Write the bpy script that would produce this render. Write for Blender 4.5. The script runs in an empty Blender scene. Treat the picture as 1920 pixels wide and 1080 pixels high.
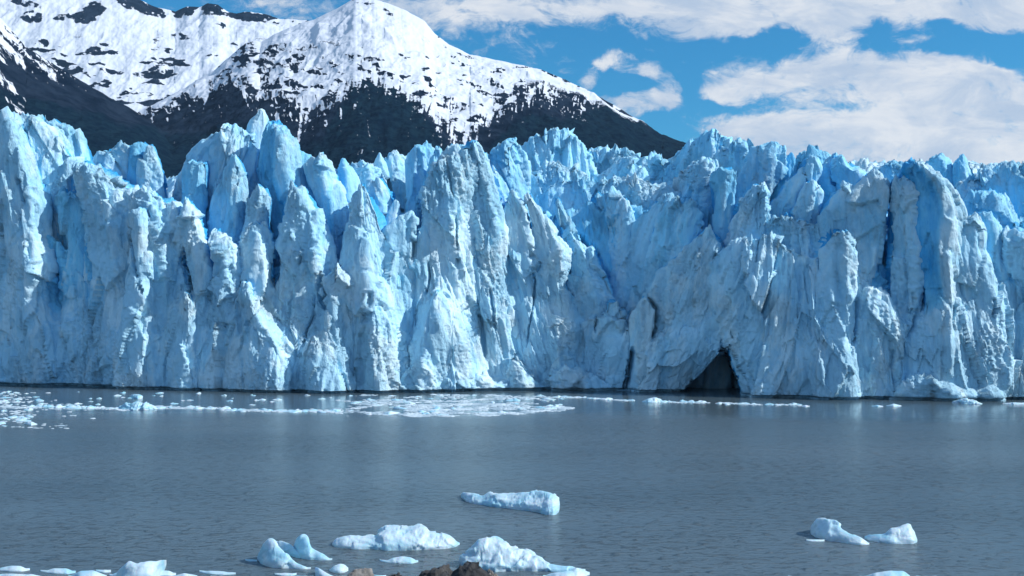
import bpy, math, random
import numpy as np
random.seed(7); rng = np.random.default_rng(7)
C = bpy.context.scene.collection
# ---------------------------------------------------------------- camera
CAM_H, F, HOR = 18.3, 2000.0, 590.0
PITCH = math.atan((HOR-540)/F)
cd = bpy.data.cameras.new('camera'); cam = bpy.data.objects.new('camera', cd); C.objects.link(cam)
cam.location = (0, 0, CAM_H); cam.rotation_euler = (math.pi/2+PITCH, 0, 0)
cd.sensor_width = 36; cd.lens = 36*F/1920; cd.clip_start = .5; cd.clip_end = 40000
bpy.context.scene.camera = cam
# ---------------------------------------------------------------- light
SUN = np.array([0.80, -0.20, 0.62]); SUN /= np.linalg.norm(SUN)
el = math.asin(SUN[2]); az = math.atan2(SUN[0], SUN[1])
sl = bpy.data.lights.new('sun', 'SUN'); sl.energy = 4.7; sl.angle = math.radians(0.8); sl.color = (1, .97, .935)
so = bpy.data.objects.new('sun', sl); C.objects.link(so)
so.rotation_euler = (math.pi/2-el, 0, math.pi-az); so.location = (200, -50, 300)
vs = bpy.context.scene.view_settings
vs.view_transform = 'Standard'; vs.look = 'None'; vs.exposure = 0.0; vs.gamma = 1
# ---------------------------------------------------------------- sky with clouds
class G:
    def __init__(s, t): s.t = t; s.N = t.nodes; s.L = t.links
    def n(s, typ, **k):
        x = s.N.new(typ)
        for a, b in k.items():
            if a.startswith('_'): x.inputs[a[1:].replace('_', ' ')].default_value = b
            else: setattr(x, a, b)
        return x
    def c(s, a, b): s.L.new(a, b)
    def put(s, v, sock):
        if isinstance(v, (int, float, tuple)): sock.default_value = v
        else: s.c(v, sock)
    def m(s, op, a, b=0.0, c=None, clamp=False):
        x = s.N.new('ShaderNodeMath'); x.operation = op; x.use_clamp = clamp
        s.put(a, x.inputs[0]); s.put(b, x.inputs[1])
        if c is not None: s.put(c, x.inputs[2])
        return x.outputs[0]
    def mr(s, v, a, b, c=0.0, d=1.0, smooth=True):
        x = s.N.new('ShaderNodeMapRange'); x.interpolation_type = 'SMOOTHSTEP' if smooth else 'LINEAR'
        s.put(v, x.inputs[0])
        for i, q in enumerate((a, b, c, d)): x.inputs[i+1].default_value = q
        return x.outputs[0]
    def mix(s, f, a, b):
        x = s.N.new('ShaderNodeMix'); x.data_type = 'RGBA'
        s.put(f, x.inputs[0]); s.put(a, x.inputs[6]); s.put(b, x.inputs[7]); return x.outputs[2]
    def noise(s, vec, scale, det=5, rough=.55, dist=0.0):
        x = s.n('ShaderNodeTexNoise'); s.c(vec, x.inputs['Vector'])
        x.inputs['Scale'].default_value = scale; x.inputs['Detail'].default_value = det
        x.inputs['Roughness'].default_value = rough; x.inputs['Distortion'].default_value = dist
        return x.outputs[0]
    def vscale(s, vec, sc):
        x = s.n('ShaderNodeVectorMath', operation='MULTIPLY'); s.c(vec, x.inputs[0]); x.inputs[1].default_value = sc
        return x.outputs[0]
w = bpy.data.worlds.new('World'); bpy.context.scene.world = w; w.use_nodes = True
w.node_tree.nodes.clear(); g = G(w.node_tree)
sky = g.n('ShaderNodeTexSky', sky_type='NISHITA'); sky.sun_disc = False
sky.sun_elevation = el; sky.sun_rotation = az; sky.air_density = 1.0; sky.dust_density = 0.3; sky.ozone_density = 3.0
hs = g.n('ShaderNodeHueSaturation', _Hue=0.5, _Saturation=1.14, _Value=1.20)
tint = g.n('ShaderNodeMix', data_type='RGBA', blend_type='MULTIPLY'); tint.inputs[0].default_value = 1; tint.inputs[7].default_value = (.50, .93, 1.10, 1)
g.c(sky.outputs[0], tint.inputs[6]); g.c(tint.outputs[2], hs.inputs['Color'])
tc = g.n('ShaderNodeTexCoord'); sep = g.n('ShaderNodeSeparateXYZ'); g.c(tc.outputs['Generated'], sep.inputs[0])
ay = g.m('MAXIMUM', g.m('ABSOLUTE', sep.outputs[1]), .05)
U = g.m('DIVIDE', sep.outputs[0], ay); V = g.m('DIVIDE', sep.outputs[2], ay)   # tangents of the direction
cb = g.n('ShaderNodeCombineXYZ'); g.c(U, cb.inputs[0]); g.c(V, cb.inputs[1])
# warp
nz = g.n('ShaderNodeTexNoise'); nz.inputs['Scale'].default_value = 9; nz.inputs['Detail'].default_value = 6; g.c(cb.outputs[0], nz.inputs['Vector'])
wv = g.n('ShaderNodeVectorMath', operation='SUBTRACT'); g.c(nz.outputs['Color'], wv.inputs[0]); wv.inputs[1].default_value = (.5, .5, .5)
ws = g.vscale(wv.outputs[0], (.085, .055, 0))
wa = g.n('ShaderNodeVectorMath', operation='ADD'); g.c(cb.outputs[0], wa.inputs[0]); g.c(ws, wa.inputs[1])
def dirpx(px, py): return ((px-960)/F, (HOR-py)/F)
clouds = [ # cx, cy, rx, ry, rot, weight
 (1500, 12, 420, 50, 0, 1.2), (1880, 0, 260, 42, 0, 1.0), (1180, -8, 160, 26, 0, .8), (1560, 60, 70, 40, -20, .75),
 (1660, 152, 320, 46, 0, 1.1), (1850, 150, 170, 44, 0, .9), (1540, 105, 70, 45, 0, .6), (1380, 130, 60, 45, 20, .48), (1370, 165, 60, 18, 0, .5),
 (1640, 268, 330, 62, -6, 1.2), (1880, 230, 260, 90, 0, 1.1), (1460, 262, 110, 40, -14, .8), (1800, 330, 600, 60, 0, 1.0),
 (1185, 190, 88, 28, 8, 1.0), (1110, 135, 50, 18, 40, .6), (1180, 112, 66, 26, -4, .85), (1240, 150, 36, 50, 25, .7), (1175, 150, 60, 17, 10, -.6), (1060, 128, 26, 10, 0, .5),
 (1715, 72, 45, 22, 0, .45), (930, 40, 120, 90, 60, .42), (820, 10, 160, 60, 0, .46), (1000, 15, 120, 30, 0, .45), (560, 0, 300, 60, 0, .46),
 (1400, 80, 130, 25, 0, -.25), (1760, 75, 180, 26, 0, -.15)]
acc = None
for cx, cy, rx, ry, rot, wt in clouds:
    a, b = dirpx(cx, cy)
    mp = g.n('ShaderNodeMapping', vector_type='TEXTURE'); g.c(wa.outputs[0], mp.inputs[0])
    mp.inputs['Location'].default_value = (a, b, 0); mp.inputs['Rotation'].default_value = (0, 0, math.radians(rot))
    mp.inputs['Scale'].default_value = (rx/F, ry/F, 1)
    ln = g.n('ShaderNodeVectorMath', operation='LENGTH'); g.c(mp.outputs[0], ln.inputs[0])
    q = g.mr(ln.outputs['Value'], 0.45, 1.35, wt, 0.0)
    acc = q if acc is None else g.m('ADD', acc, q)
acc = g.m('MINIMUM', acc, 1.25)
st = g.vscale(cb.outputs[0], (1, 2.4, 1))
n1 = g.noise(st, 14, 8, .62, .4); n2 = g.noise(st, 46, 6, .6)
n3 = g.noise(g.vscale(wa.outputs[0], (1, 1.6, 1)), 5, 10, .66, .8)
tot = g.m('ADD', acc, g.m('MULTIPLY', g.m('SUBTRACT', n1, .5), 1.5))
tot = g.m('ADD', tot, g.m('MULTIPLY', g.m('SUBTRACT', n3, .5), 1.2))
n4 = g.noise(g.vscale(wa.outputs[0], (1, 1.4, 1)), 30, 9, .7, 1.2)
tot = g.m('ADD', tot, g.m('MULTIPLY', g.m('SUBTRACT', n2, .5), 1.0))
tot = g.m('ADD', tot, g.m('MULTIPLY', g.m('SUBTRACT', n4, .5), 2.0))
front = g.mr(sep.outputs[1], .0, .25)
high = g.mr(g.noise(g.vscale(tc.outputs['Generated'], (1, 1, 2)), 2.2, 7, .6), .34, .56)
mask = g.mr(tot, .20, 1.12)
mask = g.m('MULTIPLY', mask, front)
mask = g.m('MAXIMUM', mask, g.m('MULTIPLY', high, g.m('MAXIMUM', g.m('SUBTRACT', 1.0, front), g.mr(V, .36, .6))))
shade = g.mr(g.noise(st, 10, 9, .65, .5), .36, .64)
ccol = g.mix(shade, (5.3, 6.3, 7.8, 1), (8.6, 8.8, 9.1, 1))
ccol = g.mix(front, (3.0, 4.4, 6.6, 1), ccol)   # unseen grey cloud added over and behind the viewer to set ambient light
ccol = g.mix(g.mr(V, .40, .8), ccol, (3.0, 4.3, 6.4, 1))
col = g.mix(g.m('MULTIPLY', mask, .94), hs.outputs[0], ccol)
bg = g.n('ShaderNodeBackground'); bg.inputs[1].default_value = .1; g.c(col, bg.inputs[0])
wo = g.n('ShaderNodeOutputWorld'); g.c(bg.outputs[0], wo.inputs[0])
# ---------------------------------------------------------------- numeric helpers
CA, SA = math.cos(PITCH), math.sin(PITCH)
def unproj(px, py, Y):
    dy = F*CA+(py-540)*SA; dz = F*SA-(py-540)*CA
    return (px-960)*Y/dy, CAM_H+dz*Y/dy
def z_of(py, Y): return unproj(960, py, Y)[1]
def water_pt(px, py):
    dy = F*CA+(py-540)*SA; dz = F*SA-(py-540)*CA
    Y = -CAM_H*dy/dz; return (px-960)*Y/dy, Y
def proj(X, Y, Z):
    z = Z-CAM_H; d = Y*CA+z*SA; u = -Y*SA+z*CA
    return 960+F*X/d, 540-F*u/d
def _hash(ix, iy, iz, s):
    h = (ix.astype(np.int64)*374761393+iy.astype(np.int64)*668265263+iz.astype(np.int64)*2147483647+s*1274126177) & 0xffffffff
    h = ((h ^ (h >> 13))*1274126177) & 0xffffffff
    h = ((h ^ (h >> 16))*2246822519) & 0xffffffff
    return h ^ (h >> 15)
def perlin(x, y, z, s=0):
    x, y, z = np.broadcast_arrays(x, y, z)
    ix, iy, iz = np.floor(x), np.floor(y), np.floor(z)
    fx, fy, fz = x-ix, y-iy, z-iz
    ux, uy, uz = (t*t*t*(t*(t*6-15)+10) for t in (fx, fy, fz))
    r = 0.0
    for dx in (0, 1):
        for dy in (0, 1):
            for dz in (0, 1):
                h = _hash(ix+dx, iy+dy, iz+dz, s)
                gx = ((h & 255)/127.5-1); gy = (((h >> 8) & 255)/127.5-1); gz = (((h >> 16) & 255)/127.5-1)
                d = gx*(fx-dx)+gy*(fy-dy)+gz*(fz-dz)
                r = r+d*(ux if dx else 1-ux)*(uy if dy else 1-uy)*(uz if dz else 1-uz)
    return r*1.1
def fbm(x, y, z, o=4, s=0, lac=2.03, gain=.5):
    a, r = 1.0, 0.0
    for i in range(o):
        r = r+a*perlin(x, y, z, s+i); x = x*lac; y = y*lac; z = z*lac; a *= gain
    return r
def ridged(x, y, z, o=4, s=0, gain=.5):
    a, r, t = 1.0, 0.0, 0.0
    for i in range(o):
        r = r+a*(1-2.2*np.abs(perlin(x, y, z, s+i))); t += a; x = x*2.07; y = y*2.07; z = z*2.07; a *= gain
    return r/t
def facets(x, y, z, s=0):
    """nearest of jittered cells: each cell is a tilted plane - fractured blocks"""
    ix, iy, iz = np.floor(x), np.floor(y), np.floor(z)
    best = np.full(x.shape, 9e9); val = np.zeros(x.shape)
    for dx in (-1, 0, 1):
        for dy in (-1, 0, 1):
            for dz in (-1, 0, 1):
                cx, cy, cz = ix+dx, iy+dy, iz+dz
                h = _hash(cx, cy, cz, s)
                px = cx+(h & 255)/255.; py = cy+((h >> 8) & 255)/255.; pz = cz+((h >> 16) & 255)/255.
                d = (x-px)**2+(y-py)**2+(z-pz)**2
                h2 = _hash(cx, cy, cz, s+77)
                v = ((h2 & 255)/127.5-1)*.5+(x-px)*(((h2 >> 8) & 255)/127.5-1)*1.1+(z-pz)*(((h2 >> 16) & 255)/127.5-1)*1.1
                k = d < best; best = np.where(k, d, best); val = np.where(k, v, val)
    return val
def smooth(a, b, x):
    t = np.clip((x-a)/(b-a), 0, 1); return t*t*(3-2*t)
def mesh_np(name, P, Q, mat, parent=None, attrs=None, shade=True):
    me = bpy.data.meshes.new(name)
    P = np.ascontiguousarray(P, dtype=np.float32); Q = np.ascontiguousarray(Q, dtype=np.int32)
    k = Q.shape[1]
    me.vertices.add(len(P)); me.vertices.foreach_set('co', P.ravel())
    me.loops.add(Q.size); me.loops.foreach_set('vertex_index', Q.ravel())
    me.polygons.add(len(Q)); me.polygons.foreach_set('loop_start', np.arange(0, Q.size, k, dtype=np.int32))
    me.update(calc_edges=True)
    if shade: me.polygons.foreach_set('use_smooth', np.ones(len(Q), dtype=bool))
    for an, v in (attrs or {}).items():
        at = me.attributes.new(an, 'FLOAT', 'POINT'); at.data.foreach_set('value', np.ascontiguousarray(v, dtype=np.float32).ravel())
    me.materials.append(mat); me.validate()
    o = bpy.data.objects.new(name, me); C.objects.link(o)
    if parent: o.parent = parent
    return o
def grid_faces(R, K, wrap=False):
    r = np.arange(R-1)[:, None]; c = np.arange(K if wrap else K-1)[None, :]
    c2 = (c+1) % K
    a = r*K+c; b = r*K+c2; d = (r+1)*K+c; e = (r+1)*K+c2
    return np.stack([a, d, e, b], -1).reshape(-1, 4)
def grid_normals(P, wrap):
    du = (np.roll(P, -1, 1)-np.roll(P, 1, 1)) if wrap else np.gradient(P, axis=1)
    dv = np.gradient(P, axis=0)
    n = np.cross(dv, du); return n/(np.linalg.norm(n, axis=2, keepdims=True)+1e-9)
def tag(o, label=None, cat=None, group=None, kind=None):
    for k, v in (('label', label), ('category', cat), ('group', group), ('kind', kind)):
        if v: o[k] = v
    return o
# ---------------------------------------------------------------- materials
def new_mat(name):
    m = bpy.data.materials.new(name); m.use_nodes = True; m.node_tree.nodes.clear()
    g = G(m.node_tree); p = g.n('ShaderNodeBsdfPrincipled'); o = g.n('ShaderNodeOutputMaterial'); g.c(p.outputs[0], o.inputs[0])
    return m, g, p
def pos(g): return g.n('ShaderNodeNewGeometry').outputs['Position']
def attr(g, n):
    a = g.n('ShaderNodeAttribute'); a.attribute_name = n; return a.outputs['Fac']
def bump(g, p, h, strength, dist, prev=None):
    b = g.n('ShaderNodeBump'); b.inputs['Strength'].default_value = strength; b.inputs['Distance'].default_value = dist
    g.c(h, b.inputs['Height'])
    if prev is not None: g.c(prev, b.inputs['Normal'])
    g.c(b.outputs[0], p.inputs['Normal']); return b.outputs[0]
# glacier ice: weathered pale crust, clean blue ice where freshly broken, near-black painted shade in the cave
ICE, g, p = new_mat('glacier_ice')
P0 = pos(g); fr = attr(g, 'fresh_shade')
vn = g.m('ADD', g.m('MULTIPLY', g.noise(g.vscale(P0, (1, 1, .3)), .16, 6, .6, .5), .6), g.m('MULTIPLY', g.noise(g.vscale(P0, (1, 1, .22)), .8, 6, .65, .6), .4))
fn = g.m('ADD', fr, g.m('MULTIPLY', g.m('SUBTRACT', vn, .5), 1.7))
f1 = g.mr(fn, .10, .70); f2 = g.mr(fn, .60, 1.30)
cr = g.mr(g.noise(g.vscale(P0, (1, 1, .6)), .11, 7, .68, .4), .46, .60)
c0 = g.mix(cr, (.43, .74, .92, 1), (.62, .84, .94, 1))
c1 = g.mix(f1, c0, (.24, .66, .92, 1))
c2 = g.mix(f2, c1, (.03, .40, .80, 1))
c2 = g.mix(g.mr(fn, 1.9, 2.4), c2, (.004, .018, .034, 1))  # cave darkness painted into the ice colour
dirt = g.mr(g.noise(g.vscale(P0, (1, 1, .5)), .9, 8, .7), .64, .82, 0, .12)
c3 = g.mix(dirt, c2, (.42, .50, .55, 1))
g.c(c3, p.inputs['Base Color']); p.inputs['Roughness'].default_value = .55
p.inputs['Specular IOR Level'].default_value = .3
zone = g.mr(g.noise(P0, .07, 3, .5), .42, .60, .35, 1.0)
b1 = bump(g, p, g.m('MULTIPLY', g.noise(g.vscale(P0, (1, 1, .42)), .9, 9, .66, .3), zone), 1.0, 1.2)
b2 = bump(g, p, g.m('MULTIPLY', g.noise(g.vscale(P0, (1, 1, .6)), 3.4, 4, .6), zone), .5, .3, b1)
# floating ice
FLO, g, p = new_mat('floating_ice')
P0 = pos(g)
vn = g.mr(g.noise(g.vscale(P0, (1, 1, 2.2)), .28, 3, .5, .6), .40, .66)
g.c(g.mix(vn, (.56, .72, .80, 1), (.32, .60, .74, 1)), p.inputs['Base Color'])
p.inputs['Roughness'].default_value = .42
p.inputs['Subsurface Weight'].default_value = .35; p.inputs['Subsurface Radius'].default_value = (.12, .5, .8); p.inputs['Subsurface Scale'].default_value = .5
vo = g.n('ShaderNodeTexVoronoi'); vo.feature = 'SMOOTH_F1'; vo.inputs['Scale'].default_value = 2.6; g.c(P0, vo.inputs['Vector'])
bump(g, p, g.m('ADD', g.noise(P0, 2.2, 8, .62), g.m('MULTIPLY', vo.outputs['Distance'], .5)), .45, .2)
# mountains
MTN, g, p = new_mat('mountain_rock_and_snow')
P0 = pos(g); s0 = attr(g, 'snow'); f0 = attr(g, 'forest')
fine = g.noise(P0, .030, 7, .65); 
sn = g.mr(g.m('ADD', s0, g.m('MULTIPLY', g.m('SUBTRACT', fine, .5), 1.1)), .38, .64)
rk = g.mix(g.mr(g.noise(P0, .012, 6, .6), .35, .65), (.003, .010, .024, 1), (.016, .029, .052, 1))
ft = g.mix(g.mr(g.noise(P0, .03, 6, .7), .38, .62), (.002, .011, .026, 1), (.007, .024, .040, 1))
c = g.mix(g.mr(f0, .3, .7), rk, ft)
c = g.mix(sn, c, (.66, .71, .78, 1))
g.c(c, p.inputs['Base Color']); p.inputs['Roughness'].default_value = .9; p.inputs['Specular IOR Level'].default_value = 0.0
bump(g, p, g.m('MULTIPLY', g.noise(P0, .035, 8, .7), g.m('SUBTRACT', 1.0, g.m('MULTIPLY', sn, .72))), .6, 12.)
# water
WAT, g, p = new_mat('silty_lake_water')
P0 = pos(g)
tone = g.mr(g.noise(g.vscale(P0, (.35, 1, 1)), .02, 3, .5), .35, .65)
g.c(g.mix(tone, (.080, .124, .152, 1), (.104, .150, .178, 1)), p.inputs['Base Color'])
p.inputs['Roughness'].default_value = .16; p.inputs['IOR'].default_value = 1.33
spy = g.n('ShaderNodeSeparateXYZ'); g.c(P0, spy.inputs[0])
calm = g.mr(g.m('ADD', spy.outputs[1], g.m('MULTIPLY', g.noise(g.vscale(P0, (.3, 1, 1)), .03, 4, .6), 70)), 205, 240, 1, .07)
g.c(g.m('ADD', g.m('MULTIPLY', calm, .16), .09), p.inputs['Roughness'])
gust = g.mr(g.noise(g.vscale(P0, (.4, 1, 1)), .045, 5, .6), .35, .65, .45, 1.25)
dash = g.mr(g.noise(g.vscale(P0, (.55, 1, 1)), 1.5, 5, .62, .4), .52, .74)
hh = g.m('ADD', g.m('MULTIPLY', g.noise(g.vscale(P0, (.55, 1, 1)), 2.6, 4, .6), .6), g.m('ADD', dash, g.m('MULTIPLY', g.noise(g.vscale(P0, (.5, 1, 1)), .3, 3, .5), .5)))
bump(g, p, g.m('MULTIPLY', hh, g.m('MULTIPLY', calm, gust)), .9, .36)
SLU, g, p = new_mat('slush')
P0 = pos(g)
g.c(g.mix(g.mr(g.noise(P0, .25, 5, .6), .35, .65), (.30, .42, .50, 1), (.62, .74, .80, 1)), p.inputs['Base Color']); p.inputs['Roughness'].default_value = .5
# rock
ROK, g, p = new_mat('shore_rock')
P0 = pos(g); ti = attr(g, 'tone')
a_ = g.mix(g.mr(g.noise(P0, 1.3, 8, .65), .35, .65), (.014, .016, .019, 1), (.042, .044, .047, 1))
b_ = g.mix(g.mr(g.noise(P0, 1.6, 8, .65), .35, .65), (.16, .15, .135, 1), (.33, .315, .295, 1))
g.c(g.mix(ti, a_, b_), p.inputs['Base Color']); p.inputs['Roughness'].default_value = .8
bump(g, p, g.noise(P0, 4, 8, .7), .7, .12)

# ---------------------------------------------------------------- water and shore
n = 2
o = mesh_np('water', np.array([[-6000, 40, 0], [6000, 40, 0], [6000, 2600, 0], [-6000, 2600, 0]]), np.array([[0, 1, 2, 3]]), WAT, shade=False)
tag(o, kind='structure')
xs = np.linspace(-160, 160, 161); ys = np.concatenate([np.linspace(-60, 0, 25), np.linspace(1, 80, 80)])
X, Y = np.meshgrid(xs, ys)
Z = np.where(Y < 0, 16.4-Y*.05, 16.4-Y*.2445)
Z = Z+fbm(X*.15, Y*.15, X*0, 4, 5)*.8-.6
o = mesh_np('ground', np.stack([X, Y, Z], -1).reshape(-1, 3), grid_faces(len(ys), len(xs)), ROK, attrs={'tone': np.full(X.size, .3)})
tag(o, kind='structure')

# ---------------------------------------------------------------- mountains
def crest(pts):
    a = np.array(pts, float); return lambda x: np.interp(x, a[:, 0], a[:, 1])
def mountain(px0, px1, cr, Yc, run, snowf, forestf, amp, seed, step=1.25, rows=330, ybot=330, jag=2.0):
    xs = np.arange(px0, px1, step); K = len(xs)
    yc = cr(xs)+jag*fbm(xs*.045, xs*0+seed, xs*0, 5, seed)
    dy = F
    zc = CAM_H+(HOR-yc)/F*Yc
    v = np.linspace(0, 1, rows)[:, None]
    py = yc[None, :]+(ybot-yc[None, :])*v
    Yd = Yc-run*(v**.92)*(1+0*xs[None, :])
    Xw = (xs[None, :]-960)/F*Yd; Zw = CAM_H+(HOR-py)/F*Yd
    P = np.stack([Xw, Yd, Zw], -1)
    W = P/260.
    fade = smooth(0, .10, v)*1.0
    n = grid_normals(P, False)
    d = (ridged(W[..., 0]*1.0, W[..., 1]*.35, W[..., 2]*.35, 5, seed, .52)-.35)*amp*fade
    d = d+fbm(W[..., 0]*3, W[..., 1]*3, W[..., 2]*3, 4, seed+9)*amp*.22*smooth(0, .03, v)
    n = n*np.where(n[..., 1:2] > 0, -1, 1)
    P = P+n*d[..., None]
    sn = snowf(np.broadcast_to(xs[None, :], py.shape), py); fo = forestf(np.broadcast_to(xs[None, :], py.shape), py)
    # back slope and skirt
    back = []
    for k, (dz, dyb) in enumerate(((.97, .04), (.85, .15), (.5, .5), (0, .9))):
        q = P[0].copy(); q[:, 1] = Yc+run*dyb; q[:, 2] = zc*dz; back.append(q)
    bot = P[-1].copy(); bot[:, 2] = -5; bot[:, 1] = P[-1][:, 1]-60
    allP = np.concatenate([np.array(back[::-1]), P, bot[None]], 0)
    R = allP.shape[0]
    ext = lambda a: np.concatenate([np.repeat(a[:1], 4, 0), a, a[-1:]], 0)
    o = mesh_np('mountain', allP.reshape(-1, 3), grid_faces(R, K), MTN, attrs={'snow': ext(sn), 'forest': ext(fo)})
    tag(o, kind='structure'); return o
def N2(x, y, fx, fy, o, s): return fbm(x*fx, y*fy, x*0+s*3.7, o, s)
def blob(x, y, cx, cy, rx, ry, rot=0.0):
    c_, s_ = math.cos(math.radians(rot)), math.sin(math.radians(rot))
    a = ((x-cx)*c_+(y-cy)*s_)/rx; b = (-(x-cx)*s_+(y-cy)*c_)/ry
    return 1-smooth(.5, 1.25, np.sqrt(a*a+b*b))
# main massif with the peak
main_c = crest([(150, 330), (240, 222), (262, 206), (300, 186), (330, 170), (400, 128), (440, 92), (458, 78), (470, 73), (486, 76), (510, 62), (540, 48), (585, 33), (610, 22), (640, 6), (665, -9), (700, -6), (730, 4), (760, 16), (795, 36), (815, 60), (840, 80), (880, 99), (940, 112), (985, 121), (1020, 130), (1060, 147), (1100, 166), (1150, 194), (1200, 225), (1240, 250), (1280, 265), (1330, 300), (1400, 345)])
line = crest([(240, 225), (300, 205), (340, 190), (400, 165), (440, 150), (480, 170), (520, 182), (560, 195), (600, 185), (640, 172), (660, 145), (700, 150), (740, 168), (780, 195), (820, 222), (862, 246), (890, 226), (925, 185), (960, 160), (1000, 148), (1040, 158), (1080, 172), (1120, 188), (1160, 207), (1200, 229), (1215, 236), (1240, 230), (1290, 240)])
def main_snow(x, y):
    w = np.interp(x, [240, 450, 480, 700, 760, 870, 960, 1040, 1060, 1300], [12, 16, 34, 34, 22, 40, 60, 40, 8, 5])
    t = (y-line(x)+6)/w
    den = 1-smooth(-.7, 2.1, t)
    fs = N2(x+y*.15, y, .21, .035, 4, 31); ms = N2(x-y*.1, y, .07, .018, 4, 33); sp = N2(x, y, .3, .25, 3, 35)
    m = den*1.75-.42+(fs*.85+ms*.95+sp*.35)*np.interp(x, [1040, 1090], [1, .3])*smooth(-2.0, -.5, t)
    m = np.clip(m, -.6, 1.35)
    # rock showing in the snow
    pat = N2(x-y*.5, y, .035, .085, 6, 41)+.25*N2(x, y, .012, .02, 2, 43)
    m = m-1.1*smooth(.12, .45, pat+np.interp(x, [400, 450, 600, 660], [0, .14, .14, 0])*smooth(60, 90, y))*np.interp(y, [0, 60, 110, 240], [.25, .5, 1., 1.1])
    for b in ((462, 98, 22, 26, 20), (500, 120, 22, 40, 25), (520, 95, 28, 10, -20), (430, 130, 50, 12, -38), (505, 165, 20, 22, 0), (545, 120, 30, 12, -25), (700, 118, 30, 6, 5),
              (725, 20, 26, 5, 30), (820, 60, 14, 4, 62), (680, 2, 26, 6, 10), (975, 128, 30, 3, -12), (1000, 160, 75, 8, -28), (930, 165, 14, 5, 30), (880, 160, 40, 5, 18), (905, 180, 30, 6, 30), (800, 185, 25, 9, 15), (850, 205, 30, 12, 10)):
        m = m-1.0*blob(x, y, *b)*(0.75+.9*N2(x, y, .12, .16, 3, 51))
    # thin dark rim along the right ridge
    rim = np.abs(y-main_c(x)-1.5) < 2.2
    m = np.where((x > 1000) & rim, m-1.0*smooth(-.2, .3, N2(x, y, .05, .05, 3, 61)), m)
    m = np.where((x > 985) & (x < 1217) & ~rim, np.maximum(m, 1.6*smooth(np.interp(x, [985, 1020, 1100, 1180, 1217], [60, 46, 38, 26, 10]), 3, y-main_c(x)+3*N2(x, y, .06, .1, 3, 63))), m)
    m = np.where(x > 1217, -.5, m)
    # gullies holding snow below the line
    for gx, gy, ln, sl in ((460, 180, 45, .25), (520, 215, 50, .1), (560, 232, 40, -.1), (610, 225, 45, .1), (640, 215, 40, -.1), (872, 262, 30, .0), (690, 250, 30, .2)):
        m = m+1.1*np.exp(-((x-gx-(y-gy)*sl+3*N2(x, y, .03, .06, 3, 71))/2.6)**2)*smooth(ln, ln*.4, np.abs(y-gy))
    fl = N2(x, y, .22, .16, 3, 81)
    m = m+.75*smooth(.12, .4, fl)*smooth(85, 20, y-line(x))*np.interp(x, [240, 300, 660, 720, 830, 880, 1100, 1130], [.7, 1.1, 1.1, .1, .6, 1.4, 1.2, 0])
    return m*.8+.10
def main_for(x, y):
    return smooth(20, 80, y-line(x)+18*N2(x, y, .02, .03, 4, 91)+np.interp(x, [600, 680, 740, 830, 870, 1050, 1130], [-25, 45, 55, 10, -40, -20, 40]))
mountain(150, 1400, main_c, 4600, 1900, main_snow, main_for, 42, 3)
# snow bowl behind on the left
bowl_c = crest([(-900, 60), (-500, -80), (-100, -60), (100, -40), (235, -14), (262, -2), (290, 10), (325, 18), (345, 8), (370, 10), (385, 2), (405, 5), (420, 17), (440, 22), (455, 18), (482, 20), (520, 31), (585, 36), (700, 60), (900, 140), (1100, 330)])
def bowl_snow(x, y):
    m = np.full(x.shape, 1.25)
    pat = N2(x-y*.3, y, .022, .085, 6, 141)+.3*N2(x, y, .008, .02, 2, 143)
    m = m-1.5*smooth(.12, .40, pat)*np.interp(y, [0, 50, 75, 95, 130, 160], [.2, .1, .5, 1, 1.1, .9])
    m = m-1.1*smooth(26, 8, y-bowl_c(x))*smooth(-.25, .2, N2(x, y, .05, .07, 4, 161))*smooth(150, 240, x)
    for b in ((395, 12, 24, 20, 0), (350, 16, 12, 9, 0), (460, 28, 50, 10, 4), (410, 48, 14, 8, 20), (275, 18, 34, 14, 15), (235, 4, 26, 14, 20), (140, 28, 60, 8, -8), (170, 20, 22, 26, 30), (150, 38, 22, 8, 0), (55, 32, 26, 12, 0), (40, 4, 40, 8, 20), (335, 68, 22, 6, 8), (175, 98, 20, 10, 0), (205, 135, 28, 7, 0), (265, 140, 22, 8, 0), (310, 135, 20, 5, 0), (78, 82, 12, 8, 0)):
        m = m-1.3*blob(x, y, *b)*(0.8+1.1*N2(x, y, .09, .12, 4, 151))
    return m
mountain(-900, 1000, bowl_c, 7200, 1500, bowl_snow, lambda x, y: x*0, 40, 13, step=1.3, rows=190, ybot=240)
# near dark spur on the left
spur_c = crest([(-900, -200), (-200, -80), (-20, 15), (0, 36), (22, 60), (40, 82), (60, 96), (100, 120), (150, 150), (200, 180), (245, 203), (262, 215), (330, 268), (400, 340)])
def spur_snow(x, y):
    st = N2(x-(y)*.9, y, .055, .012, 4, 201)
    m = (165-y-.55*x)/60*.5+.5+st*1.5+.7*N2(x-y*.6, y, .2, .05, 3, 203)
    fl = N2(x, y, .2, .2, 3, 211)
    m = m+.6*smooth(.15, .45, fl)*smooth(80, 20, y-spur_c(x))-.2
    m = m+.9*np.exp(-((x-258-.1*(y-215))/2.2)**2)
    return m*.8
mountain(-900, 400, spur_c, 3700, 1500, spur_snow, lambda x, y: smooth(150, 205, y-.25*x+14*N2(x, y, .03, .03, 4, 221)), 34, 23, step=1.3, rows=300, ybot=340)

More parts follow.
